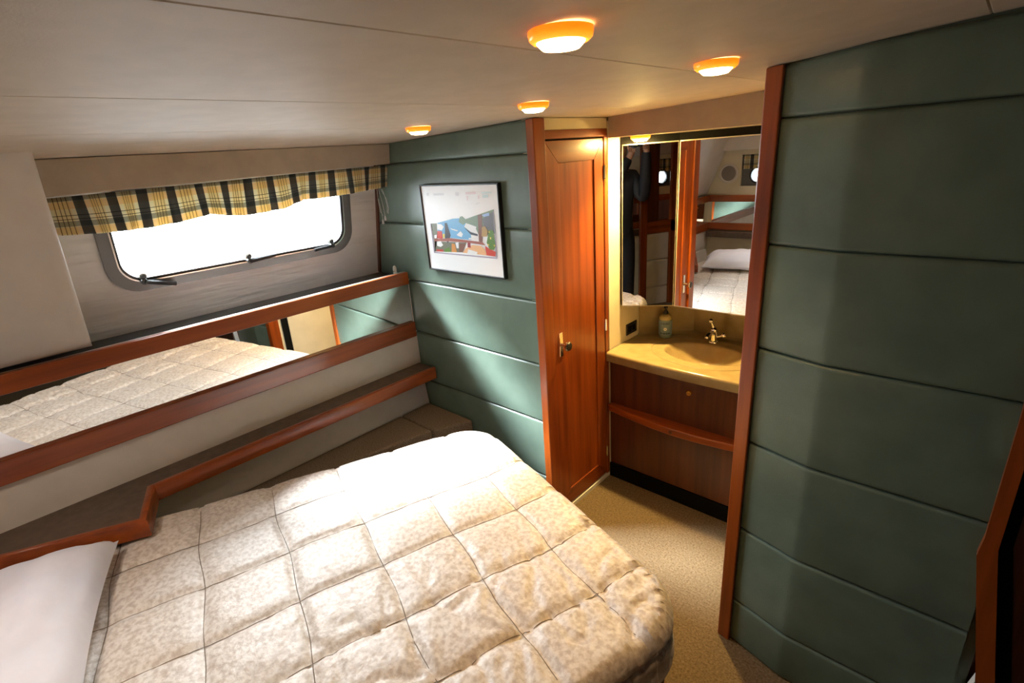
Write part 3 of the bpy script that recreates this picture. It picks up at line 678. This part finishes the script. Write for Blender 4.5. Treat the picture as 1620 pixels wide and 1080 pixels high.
# framed poster on the green bulkhead
pic = empty('framed_poster', -1.818, BY-0.012, -0.515, 'black framed white poster with a small colourful harbour scene', 'picture')
x0, x1, z0, z1 = -2.083, -1.553, -0.515, -0.104; fw = 0.007
mb = MB(); mb.box(x0, x0+fw, 1.592, 1.614, z0, z1); mb.box(x1-fw, x1, 1.592, 1.614, z0, z1)
mb.box(x0+fw, x1-fw, 1.592, 1.614, z0, z0+fw); mb.box(x0+fw, x1-fw, 1.592, 1.614, z1-fw, z1); mb.build('frame', 'black_plastic', pic, bevel=0.0015)
MB().box(x0+fw, x1-fw, 1.598, 1.612, z0+fw, z1-fw).build('poster_sheet', 'paper', pic)
ART=[
  ('water',[(-1.981,-0.282),(-1.867,-0.259),(-1.794,-0.254),(-1.753,-0.314),(-1.751,-0.352),(-1.913,-0.349),(-1.993,-0.356)]),
  ('olive',[(-2.033,-0.286),(-1.986,-0.284),(-1.995,-0.359),(-2.014,-0.369),(-2.029,-0.422),(-1.819,-0.413),(-1.786,-0.365),(-2.019,-0.372)]),
  ('hill',[(-1.826,-0.272),(-1.814,-0.249),(-1.797,-0.246),(-1.778,-0.259),(-1.703,-0.24),(-1.593,-0.213),(-1.593,-0.315),(-1.699,-0.328),(-1.721,-0.288),(-1.777,-0.276),(-1.799,-0.285)]),
  ('cliff',[(-1.666,-0.254),(-1.595,-0.221),(-1.595,-0.31),(-1.637,-0.303),(-1.662,-0.286)]),
  ('sky',[(-1.669,-0.238),(-1.624,-0.227),(-1.622,-0.24),(-1.657,-0.246)]),
  ('brown',[(-1.695,-0.239),(-1.667,-0.235),(-1.673,-0.327),(-1.679,-0.36),(-1.703,-0.355)]),
  ('white',[(-1.777,-0.276),(-1.71,-0.29),(-1.722,-0.318),(-1.753,-0.314),(-1.792,-0.293)]),
  ('dark',[(-1.796,-0.294),(-1.754,-0.315),(-1.706,-0.323),(-1.706,-0.332),(-1.751,-0.327)]),
  ('white',[(-1.892,-0.303),(-1.875,-0.306),(-1.837,-0.311),(-1.842,-0.316),(-1.88,-0.31)]),
  ('white',[(-1.849,-0.332),(-1.82,-0.314),(-1.805,-0.327),(-1.816,-0.342),(-1.841,-0.337)]),
  ('white',[(-1.986,-0.285),(-1.952,-0.287),(-1.936,-0.298),(-1.953,-0.316),(-1.985,-0.314)]),
  ('dark',[(-1.926,-0.28),(-1.91,-0.28),(-1.893,-0.337),(-1.918,-0.376),(-1.937,-0.356)]),
  ('red',[(-1.988,-0.32),(-1.954,-0.32),(-1.955,-0.356),(-1.997,-0.356)]),
  ('yellow',[(-1.95,-0.333),(-1.935,-0.331),(-1.938,-0.35),(-1.952,-0.352)]),
  ('white',[(-2.016,-0.342),(-1.996,-0.338),(-2.0,-0.356),(-2.016,-0.357)]),
  ('brick',[(-2.017,-0.36),(-1.896,-0.35),(-1.679,-0.357),(-1.661,-0.37),(-1.786,-0.365),(-1.907,-0.366),(-2.019,-0.371)]),
  ('white',[(-2.001,-0.374),(-1.971,-0.367),(-1.956,-0.387),(-1.977,-0.397),(-2.004,-0.393)]),
  ('red',[(-2.01,-0.41),(-1.96,-0.408),(-1.96,-0.419),(-2.012,-0.42)]),
  ('green',[(-1.951,-0.407),(-1.912,-0.393),(-1.903,-0.416),(-1.949,-0.419)]),
  ('orange',[(-1.891,-0.374),(-1.869,-0.376),(-1.86,-0.415),(-1.898,-0.416)]),
  ('white',[(-1.864,-0.37),(-1.841,-0.366),(-1.844,-0.395),(-1.859,-0.396)]),
  ('brown',[(-1.834,-0.371),(-1.791,-0.371),(-1.818,-0.41),(-1.845,-0.412)]),
  ('peach',[(-1.819,-0.414),(-1.794,-0.392),(-1.746,-0.374),(-1.693,-0.374),(-1.668,-0.389),(-1.659,-0.415)]),
  ('darkred',[(-1.778,-0.365),(-1.759,-0.364),(-1.76,-0.388),(-1.781,-0.386)]),
  ('white',[(-1.778,-0.395),(-1.717,-0.404),(-1.723,-0.417),(-1.789,-0.416)]),
  ('red',[(-1.665,-0.373),(-1.643,-0.382),(-1.599,-0.396),(-1.605,-0.416),(-1.659,-0.415)]),
  ('tan',[(-1.674,-0.291),(-1.654,-0.285),(-1.638,-0.306),(-1.648,-0.331),(-1.68,-0.332)]),
  ('green',[(-1.629,-0.301),(-1.607,-0.302),(-1.596,-0.368),(-1.609,-0.388),(-1.636,-0.387),(-1.652,-0.358)]),
  ('yellow',[(-1.634,-0.306),(-1.626,-0.307),(-1.627,-0.314),(-1.635,-0.313)]),
  ('yellow',[(-1.628,-0.332),(-1.62,-0.333),(-1.621,-0.342),(-1.629,-0.341)]),
  ('yellow',[(-1.647,-0.363),(-1.637,-0.364),(-1.639,-0.371),(-1.648,-0.37)]),
  ('yellow',[(-1.608,-0.364),(-1.599,-0.365),(-1.601,-0.372),(-1.609,-0.371)]),
  ('lilac',[(-2.029,-0.424),(-1.596,-0.42),(-1.596,-0.426),(-2.03,-0.429)]),
  ('lilac',[(-1.595,-0.221),(-1.592,-0.221),(-1.594,-0.422),(-1.6,-0.422)]),
  ('lilac',[(-2.035,-0.286),(-2.029,-0.286),(-2.025,-0.427),(-2.032,-0.428)]),
  ('white',[(-1.766,-0.342),(-1.717,-0.34),(-1.722,-0.349),(-1.767,-0.349)]),
  ('grey',[(-2.035,-0.142),(-2.017,-0.142),(-2.018,-0.155),(-2.035,-0.155)]),
  ('grey',[(-1.983,-0.145),(-1.906,-0.144),(-1.905,-0.153),(-1.982,-0.154)]),
  ('grey',[(-1.826,-0.141),(-1.804,-0.141),(-1.805,-0.156),(-1.826,-0.156)]),
  ('pink',[(-1.757,-0.141),(-1.693,-0.139),(-1.692,-0.149),(-1.758,-0.151)]),
  ('teal',[(-1.657,-0.141),(-1.596,-0.139),(-1.595,-0.146),(-1.656,-0.148)]),
  ('teal',[(-1.651,-0.152),(-1.615,-0.152),(-1.616,-0.163),(-1.652,-0.164)]),
  ('pink',[(-1.752,-0.156),(-1.744,-0.156),(-1.746,-0.176),(-1.753,-0.177)]),
  ('pink',[(-1.68,-0.154),(-1.673,-0.154),(-1.674,-0.169),(-1.681,-0.169)]),
  ('grey',[(-1.696,-0.19),(-1.671,-0.183),(-1.67,-0.185),(-1.695,-0.193)]),
]

names = sorted(set(a for a, _ in ART)); mb = MB()
for k, (nm, poly) in enumerate(ART):
    y = 1.5978 - 0.00007*k
    mb.add([(x, y, z) for x, z in poly], [tuple(range(len(poly)))], names.index(nm))
mb.build('printed_scene', ['print_'+n for n in names], pic)

# ================================================================ downlights
def downlight(label, lens, r=0.046, watts=16.0, cone=76, tint=(1.0, 0.60, 0.26)):
    t = empty('downlight', 0, 0, 0, label, 'ceiling light', 'warm round ceiling downlights')
    t.location = (0, 0, 0)
    MB().lathe([(r*0.76, -0.016), (r*0.86, -0.0165), (r*0.97, -0.012), (r, -0.006), (r, 0.0), (r*0.97, 0.0), (r*0.95, -0.006), (r*0.84, -0.013), (r*0.76, -0.014)], (0, 0, 0), (0, 0, 1), 36).build('trim_ring', 'amber_trim', t, local=True, smooth=50)
    MB().lathe([(0.0, -0.027), (r*0.30, -0.0265), (r*0.58, -0.0245), (r*0.75, -0.017), (r*0.75, -0.004), (0.0, -0.003)], (0, 0, 0), (0, 0, 1), 32).build('lens', lens, t, local=True, smooth=50)
    sl_ = bpy.data.lights.new('downlight_beam', 'SPOT'); sl_.energy = watts; sl_.spot_size = math.radians(cone); sl_.spot_blend = 1.0; sl_.shadow_soft_size = 0.03; sl_.color = tint
    so_ = bpy.data.objects.new('downlight_beam', sl_); COL.objects.link(so_); so_.parent = t; so_.location = (0, 0, -0.045)
    return t
dl0 = downlight('warm round downlight nearest the camera, largest of the ceiling lights', 'lamp_lens')
for i, (x, y, lab) in enumerate(((-0.497, 0.659, None), (-0.514, 1.237, 'round downlight next to the top of the wooden post'), (-1.068, 1.272, 'round downlight in front of the wooden locker door'),
                                 (-1.617, 1.268, 'round downlight above the framed poster'))):
    o = dl0 if i == 0 else copy_tree(dl0)
    o.location = (x, y, cz(x)+H)
    if lab: o['label'] = lab
for i, (x, y, lab) in enumerate(((-1.617, -0.30, 'round downlight over the pillow, behind the camera'), (-1.05, -0.30, 'round downlight over the bed head, behind the camera'))):
    o = downlight(lab, 'lamp_lens', 0.046, 24.0, 110, (1.0, 0.86, 0.72)); o.location = (x, y, cz(x)+H)
vl = downlight('round downlight under the header above the wash basin', 'vanity_lens', 0.044, 175.0, 120, (1.0, 0.68, 0.24)); vl.location = (-1.245, 2.215, 0.040+H)

# ================================================================ wash basin
van = empty('vanity_cabinet', -0.95, 2.3, FLOOR, 'dark cherry wash basin cabinet with a bowed shelf rail and toe recess', 'cabinet')
VL, VRX = -1.356, -0.560
MB().box(VL, VRX, 2.165, 2.60, FLOOR+0.085, -1.10).build('carcass', 'dark_wood_z', van)
MB().box(VL, VRX, 2.118, 2.19, FLOOR, FLOOR+0.085).build('toe_kick', 'black_gap', van)
MB().box(VL, -1.275, 2.130, 2.17, FLOOR+0.085, -1.036).build('stile', 'dark_wood_z', van)
dp = MB().box(-1.272, VRX, 2.122, 2.168, -1.285, -1.042).build('upper_panel', 'dark_wood_z', van, bevel=0.003)
MB().lathe([(0.0, 0), (0.011, 0.0), (0.009, 0.006), (0.013, 0.012), (0.011, 0.016), (0.0, 0.017)], (-0.918, 2.123, -1.106), (0, -1, 0), 16).build('knob', 'brass', dp, smooth=40)
lp = MB().box(-1.272, VRX, 2.122, 2.168, FLOOR+0.09, -1.32).build('lower_panel', 'dark_wood_z', van, bevel=0.003)
pts = [(VL + (VRX-VL)*k/24) for k in range(25)]
bow = [2.098 - 0.050*math.sin(math.pi*k/24) for k in range(25)]
bw = MB(); bw.prism([(x, y) for x, y in zip(pts, bow)] + [(VRX, 2.17), (VL, 2.17)], -1.322, -1.284); bt = bw.build('shelf_rail', 'wood_x', van, bevel=0.008, segs=3)
MB().lathe([(0.0, 0), (0.010, 0.0), (0.009, 0.005), (0.0, 0.006)], (-0.972, 2.0495, -1.303), (0, -1, 0), 14).build('plug', 'dark_wood_z', bt, smooth=40)

ct = empty('wash_basin', -0.95, 2.3, -1.035, 'glossy beige counter with an oval basin moulded into it', 'sink')
BC, BAX = (-0.948, 2.335), (0.197, 0.128)
def backy(x): return 2.588 - max(0.0, (-1.116-x))*0.68 - max(0.0, (x+0.80))*0.68
def fronty(x): return 2.094 - 0.016*math.sin(math.pi*(x-VL)/(VRX-VL))
NX, NY2 = 150, 80; rows = []
for j in range(NY2+1):
    row = []
    for i in range(NX+1):
        x = VL + (VRX-VL)*i/NX; y = fronty(x) + 0.012 + (backy(x)-fronty(x)-0.012)*j/NY2
        e = math.hypot((x-BC[0])/BAX[0], (y-BC[1])/BAX[1]); z = -0.985
        if e < 1.03:
            q_ = min(1.0, e); z -= 0.108*(1-q_**2.6) + 0.003*min(1.0, (1.03-e)/0.03)
        g = math.hypot((x-BC[0])/0.262, (y-BC[1]+0.006)/0.190)
        z -= 0.0025/(1+math.exp((g-1.0)/0.012))
        back = (backy(x)-y)
        if back < 0.022: z += 0.012*((0.022-back)/0.022)**2
        row.append((x, y, z))
    rows.append(row)
lip = []
for dy, dz in ((0.004, -0.0015), (0.0, -0.006), (-0.002, -0.014), (0.0, -0.05), (0.03, -0.05)):
    lip.append([(VL + (VRX-VL)*i/NX, fronty(VL + (VRX-VL)*i/NX)+dy, -0.985+dz) for i in range(NX+1)])
mb = MB(); mb.grid(list(reversed(lip)) + rows); mb.build('counter_top', 'counter_marble', ct, smooth=50)
ringp = [(BC[0]+0.262*math.cos(a), BC[1]-0.006+0.190*math.sin(a), -0.9875) for a in [math.pi*0.5+2*math.pi*k/72 for k in range(73)] if fronty(BC[0]+0.262*math.cos(a))+0.02 < BC[1]-0.006+0.190*math.sin(a) < 2.50]
MB().tube([(x, y, -0.9855) for x, y, z in ringp if y < 2.46], 0.0011, 5).build('groove_line', 'counter_groove', ct)
MB().lathe([(0.0, 0), (0.020, 0.0), (0.018, 0.004), (0.0, 0.002)], (BC[0], BC[1], -1.098), (0, 0, 1), 18).build('drain', 'chrome', ct, smooth=40)
bsp = [(VL, backy(VL)), (-1.116, 2.588), (-0.80, 2.588), (VRX, backy(VRX))]
mb = MB()
for i in range(3):
    a, b = bsp[i], bsp[i+1]; mb.prism([a, b, (b[0], 2.618), (a[0], 2.618)], -0.985, -0.776)
mb.build('backsplash', 'counter_marble', ct)

fa = empty('faucet', -0.972, 2.50, -0.985, 'small chrome basin faucet with ball lever', 'faucet')
fx, fy = -0.972, 2.505
MB().lathe([(0.0, 0), (0.026, 0.0), (0.025, 0.006), (0.019, 0.010), (0.018, 0.055), (0.020, 0.060), (0.019, 0.072), (0.010, 0.080), (0.0, 0.082)], (fx, fy, -0.985), (0, 0, 1), 20).build('body', 'chrome', fa, smooth=50)
MB().tube([(fx, fy-0.005, -0.935), (fx-0.002, fy-0.04, -0.928), (fx-0.004, fy-0.075, -0.932), (fx-0.004, fy-0.082, -0.944)], [0.014, 0.013, 0.012, 0.011], 12).build('spout', 'chrome', fa, smooth=60)
MB().tube([(fx, fy, -0.918), (fx-0.006, fy-0.006, -0.895), (fx-0.012, fy-0.010, -0.878)], [0.010, 0.006, 0.005], 10).build('lever', 'chrome', fa, smooth=60)
MB().lathe([(0.0, -0.013), (0.008, -0.010), (0.013, 0.0), (0.008, 0.010), (0.0, 0.013)], (fx-0.014, fy-0.012, -0.870), (0, 0, 1), 16).build('lever_ball', 'chrome', fa, smooth=80)
MB().tube([(fx+0.012, fy, -0.958), (fx+0.045, fy+0.004, -0.943)], 0.006, 8).build('side_arm', 'chrome', fa, smooth=60)
MB().lathe([(0.0, 0.0), (0.012, 0.001), (0.015, 0.008), (0.012, 0.018), (0.0, 0.020)], (fx+0.042, fy+0.004, -0.945), (0.9, 0.1, 0.35), 14).build('side_knob', 'chrome', fa, smooth=60)

sb = empty('soap_bottle', -1.213, 2.452, -0.983, 'soap pump bottle with blue label and black pump beside the basin', 'bottle')
sx, sy, sz = -1.213, 2.448, -0.982
MB().lathe([(0.0, 0), (0.031, 0.0), (0.034, 0.006), (0.034, 0.096), (0.033, 0.100), (0.0, 0.100)], (sx, sy, sz), (0, 0, 1), 28).build('bottle_body', 'soap_base', sb, smooth=40)
MB().lathe([(0.0, 0.100), (0.033, 0.100), (0.032, 0.112), (0.024, 0.124), (0.012, 0.129), (0.0, 0.129)], (sx, sy, sz), (0, 0, 1), 28).build('bottle_shoulder', 'soap_liquid', sb, smooth=50)
lb = MB().lathe([(0.0344, 0.016), (0.0348, 0.016), (0.0348, 0.094), (0.0344, 0.094)], (sx, sy, sz), (0, 0, 1), 28).build('label_band', 'soap_label', sb, smooth=40)
mb = MB(); vd = Vector((-sx, -sy)).normalized(); vr = Vector((-vd.y, vd.x))
def onlab(a, z): return (sx + (vd.x*math.cos(a)+vr.x*math.sin(a))*0.0353, sy + (vd.y*math.cos(a)+vr.y*math.sin(a))*0.0353, sz+z)
def patch(a0, a1, z0, z1, mi=0): mb.add([onlab(a0, z0), onlab(a1, z0), onlab(a1, z1), onlab(a0, z1)], [(0, 1, 2, 3)], mi)
for a0, a1 in ((-0.62, -0.2), (-0.1, 0.0), (0.1, 0.22), (0.3, 0.42), (0.5, 0.6)): patch(a0, a1, 0.076, 0.089)
for a0, a1 in ((-0.75, -0.35), (-0.28, 0.0), (0.08, 0.4), (0.45, 0.75)): patch(a0, a1, 0.024, 0.031)
for k in range(6):
    a = 2*math.pi*k/6; ca, cz2 = 0.20*math.cos(a)*0.8, 0.052+0.0062*math.sin(a); patch(ca-0.09, ca+0.09, cz2-0.003, cz2+0.003, 1)
mb.build('label_print', ['label_dark', 'label_white'], lb)
MB().lathe([(0.0, 0.129), (0.014, 0.129), (0.014, 0.139), (0.009, 0.146), (0.006, 0.152), (0.006, 0.160), (0.011, 0.161), (0.010, 0.170), (0.0, 0.171)], (sx, sy, sz), (0, 0, 1), 18).build('pump', 'black_plastic', sb, smooth=40)
MB().tube([(sx, sy, sz+0.165), (sx+0.012, sy-0.03, sz+0.164)], [0.006, 0.004], 8).build('nozzle', 'black_plastic', sb, smooth=60)

outl = empty('power_outlet', -1.356, 2.34, -0.957, 'black power outlet on the cream wall beside the counter', 'outlet')
MB().box(-1.3605, -1.354, 2.290, 2.396, -0.957, -0.895).build('cover_plate', 'black_plastic', outl, bevel=0.002)
for y in (2.322, 2.362): MB().box(-1.355, -1.3525, y-0.014, y+0.014, -0.942, -0.910).build('socket', 'black_gap', outl, bevel=0.001)

mc = empty('mirror_cabinet', -0.95, 2.45, -0.775, 'three panel corner mirror cabinet above the wash basin', 'cabinet')
MPl = [(-1.352, 2.2285), (-1.127, 2.3585), (-0.735, 2.3585), (-0.562, 2.262)]
MB().prism(MPl + [(-0.562, 2.616), (-1.352, 2.616)], -0.768, 0.0385).build('cabinet_body', 'black_gap', mc)
for i in range(3):
    a, b = Vector(MPl[i]), Vector(MPl[i+1]); d = (b-a).normalized(); nn = Vector((d.y, -d.x)); a = a + d*0.004; b = b - d*0.003
    def q(p, o): return (p.x+nn.x*o, p.y+nn.y*o)
    z0, z1 = -0.774, 0.007
    md_ = MB().prism([q(a, 0.0005), q(b, 0.0005), q(b, 0.0045), q(a, 0.0045)], z0, z1).build('mirror_door', 'mirror_edge', mc)
    a2, b2 = a+d*0.004, b-d*0.004
    MB().prism([q(a2, 0.003), q(b2, 0.003), q(b2, 0.0055), q(a2, 0.0055)], z0+0.005, z1-0.005).build('mirror_glass', 'mirror', md_)

# ================================================================ locker frame and padded panels behind the photographer
lk = empty('locker_front', 0.62, -0.50, FLOOR, 'cherry wood locker frame seen beside the photographer in the mirror', 'locker')
MB().box(0.375, 0.455, -0.52, -0.48, FLOOR, 0.165).build('stile', 'wood_z', lk, bevel=0.004)
MB().box(0.457, 0.60, -0.52, -0.495, -0.80, 0.02).build('inner_panel', 'dark_wood_z', lk, bevel=0.004)
MB().box(0.455, 1.0, -0.52, -0.48, 0.0, 0.06).build('rail', 'wood_x', lk, bevel=0.004)
MB().box(0.455, 1.0, -0.52, -0.48, -0.92, -0.79).build('rail', 'wood_x', lk, bevel=0.004)
MB().box(0.745, 1.0, -0.52, -0.48, FLOOR, 0.0).build('stile', 'wood_z', lk, bevel=0.004)
MB().box(0.457, 0.745, -0.535, -0.505, 0.06, 0.18).build('top_panel', 'hull_vinyl', lk)
for z0, z1 in ((-1.22, -0.925), (-1.53, -1.225), (FLOOR, -1.535)): MB().box(0.457, 0.743, -0.53, -0.50, z0+0.002, z1-0.002).build('padded_panel', 'hull_vinyl', lk, bevel=0.012)

# ================================================================ the photographer, seen in the mirror
PB = Vector((0.02, -0.375, 0)); FD = Vector((-0.503, 0.864, 0)); RD = Vector((0.864, 0.503, 0))
def pp(a, b, z): return PB + RD*a + FD*b + Vector((0, 0, z))
def skin(name, chains, mat, parent, sub=2):
    vs, es, rs, roots = [], [], [], []; key = {}
    for ch in chains:
        prev = None
        for p, r in ch:
            k = tuple(round(c, 4) for c in p)
            if k not in key: key[k] = len(vs); vs.append(p); rs.append(r)
            if prev is not None and prev != key[k] and (prev, key[k]) not in es and (key[k], prev) not in es: es.append((prev, key[k]))
            prev = key[k]
    comp = list(range(len(vs)))
    def find(i):
        while comp[i] != i: i = comp[i]
        return i
    for a, b in es: comp[find(a)] = find(b)
    seen = set()
    me = bpy.data.meshes.new(name); me.from_pydata([tuple(v) for v in vs], es, []); me.materials.append(MATS[mat])
    o = bpy.data.objects.new(name, me); COL.objects.link(o)
    o.modifiers.new('skin', 'SKIN').use_smooth_shade = True
    d = me.skin_vertices[0].data
    for i, r in enumerate(rs):
        d[i].radius = r if isinstance(r, tuple) else (r, r)
        if find(i) not in seen: seen.add(find(i)); d[i].use_root = True
        else: d[i].use_root = False
    o.modifiers.new('subdivision', 'SUBSURF').levels = sub; o.modifiers[-1].render_levels = sub
    o.parent = parent; o.matrix_parent_inverse = Matrix.Translation(-parent.location)
    return o
per = empty('person', PB.x, PB.y, FLOOR, 'person in a dark jacket and black trousers holding a camera, seen in the mirror', 'person')
camc = Vector((0, 0, H)) - CF*0.105
rw = camc + CR*0.085 - CU*0.035 - CF*0.03; lw = camc - CR*0.03 - CU*0.085 + CF*0.005
pel = (pp(0, 0, 0.97), 0.09); sp1 = (pp(0, 0, 1.15), 0.13); chs = (pp(0, 0.01, 1.36), 0.15); nk = (pp(0, 0.02, 1.53), 0.058)
shR, shL = (pp(0.17, 0.0, 1.43), 0.075), (pp(-0.18, 0.0, 1.43), 0.075)
elR, elL = (pp(0.28, 0.06, 1.22), 0.05), (pp(-0.13, 0.16, 1.20), 0.05)
wrR, wrL = (rw - CU*0.07 - CF*0.03, 0.03), (lw - CU*0.06 - CR*0.03, 0.03)
bodyc = [[pel, sp1, chs, nk, (pp(0.02, 0.03, 1.61), 0.075), (pp(0.03, 0.05, 1.70), 0.095), (pp(0.03, 0.04, 1.79), 0.08)],
         [chs, shR, elR, wrR, (rw, 0.034)], [chs, shL, elL, wrL, (lw, 0.034)]]
for s in (1, -1):
    bodyc.append([pel, (pp(0.09*s, 0, 0.88), 0.09), (pp(0.11*s, 0.03, 0.50), 0.06), (pp(0.12*s, 0, 0.09), 0.04), (pp(0.13*s, 0.13, 0.035), 0.03)])
for k in range(4):      # right hand: fingers round the front of the grip
    b0 = rw + CU*(0.030-0.021*k) + CR*0.002
    bodyc.append([(b0, 0.010), (b0 + CR*0.020 + CF*0.032, 0.0095), (b0 + CF*(0.058-0.003*k), 0.009), (b0 - CR*0.022 + CF*(0.062-0.004*k), 0.008)])
bodyc.append([(rw - CF*0.005, 0.011), (rw - CF*0.03 + CU*0.02 - CR*0.015, 0.011), (rw - CF*0.032 + CU*0.045 - CR*0.03, 0.009)])
for k in range(4):      # left hand: under the lens
    b0 = lw + CR*(0.028-0.019*k) + CF*0.008
    bodyc.append([(b0, 0.010), (b0 + CF*0.025 + CU*0.008, 0.0095), (b0 + CF*0.036 + CU*0.032, 0.009), (b0 + CF*0.034 + CU*(0.052-0.003*k), 0.008)])
bodyc.append([(lw - CR*0.02, 0.011), (lw - CR*0.045 + CU*0.02, 0.010), (lw - CR*0.046 + CU*0.05, 0.009)])
skin('body', bodyc, 'skin', per)
skin('jacket', [[(pp(0, 0, 0.80), 0.185), (pp(0, 0, 0.98), 0.19), (pp(0, 0, 1.15), 0.17), (pp(0, 0.01, 1.36), 0.18), (pp(0, 0.02, 1.50), 0.085)],
                [(pp(0, 0.01, 1.36), 0.18), (shR[0], 0.10), (elR[0], 0.07), (wrR[0], 0.048)], [(pp(0, 0.01, 1.36), 0.18), (shL[0], 0.10), (elL[0], 0.07), (wrL[0], 0.048)]], 'jacket', per)
skin('trousers', [[(pp(0, 0, 1.07), 0.15), (pp(0, 0, 0.96), 0.165), (pp(0.10*s, 0, 0.86), 0.112), (pp(0.115*s, 0.03, 0.50), 0.085), (pp(0.12*s, 0, 0.12), 0.07)] for s in (1, -1)], 'trousers', per)
for s in (1, -1): skin('shoe', [[(pp(0.12*s, -0.05, 0.048), 0.046), (pp(0.125*s, 0.05, 0.045), 0.045), (pp(0.135*s, 0.17, 0.040), 0.038)]], 'black_plastic', per)
skin('hair', [[(pp(0.03, -0.03, 1.66), 0.06), (pp(0.03, 0.0, 1.75), 0.09), (pp(0.03, 0.04, 1.80), 0.083)]], 'hair', per)
MB().tube([tuple(pp(0.015, 0.185, 1.46)), tuple(pp(0.03, 0.195, 1.36)), tuple(pp(0.045, 0.185, 1.15)), tuple(pp(0.06, 0.195, 0.95))], 0.005, 6).build('zip', 'white_plastic', per, local=True).matrix_parent_inverse = Matrix.Translation(-per.location)
kam = empty('camera_body', camc.x, camc.y, camc.z-H-0.05, 'black camera held up by the photographer in the mirror', 'camera')
def cbox(c, a, b, d):
    return MB().hexa([tuple(c + CR*i*a + CU*j*b + CF*k*d - Vector((0, 0, H))) for j in (-1, 1) for i, k in ((-1, -1), (1, -1), (1, 1), (-1, 1))])
cbox(camc, 0.068, 0.045, 0.028).build('housing', 'black_plastic', kam, bevel=0.01)
cbox(camc + CU*0.052, 0.028, 0.016, 0.022).build('viewfinder_hump', 'black_plastic', kam, bevel=0.006)
MB().tube([tuple(camc + CF*0.026 - Vector((0, 0, H))), tuple(camc + CF*0.090 - Vector((0, 0, H)))], 0.033, 24).build('lens_barrel', 'black_plastic', kam, smooth=40)
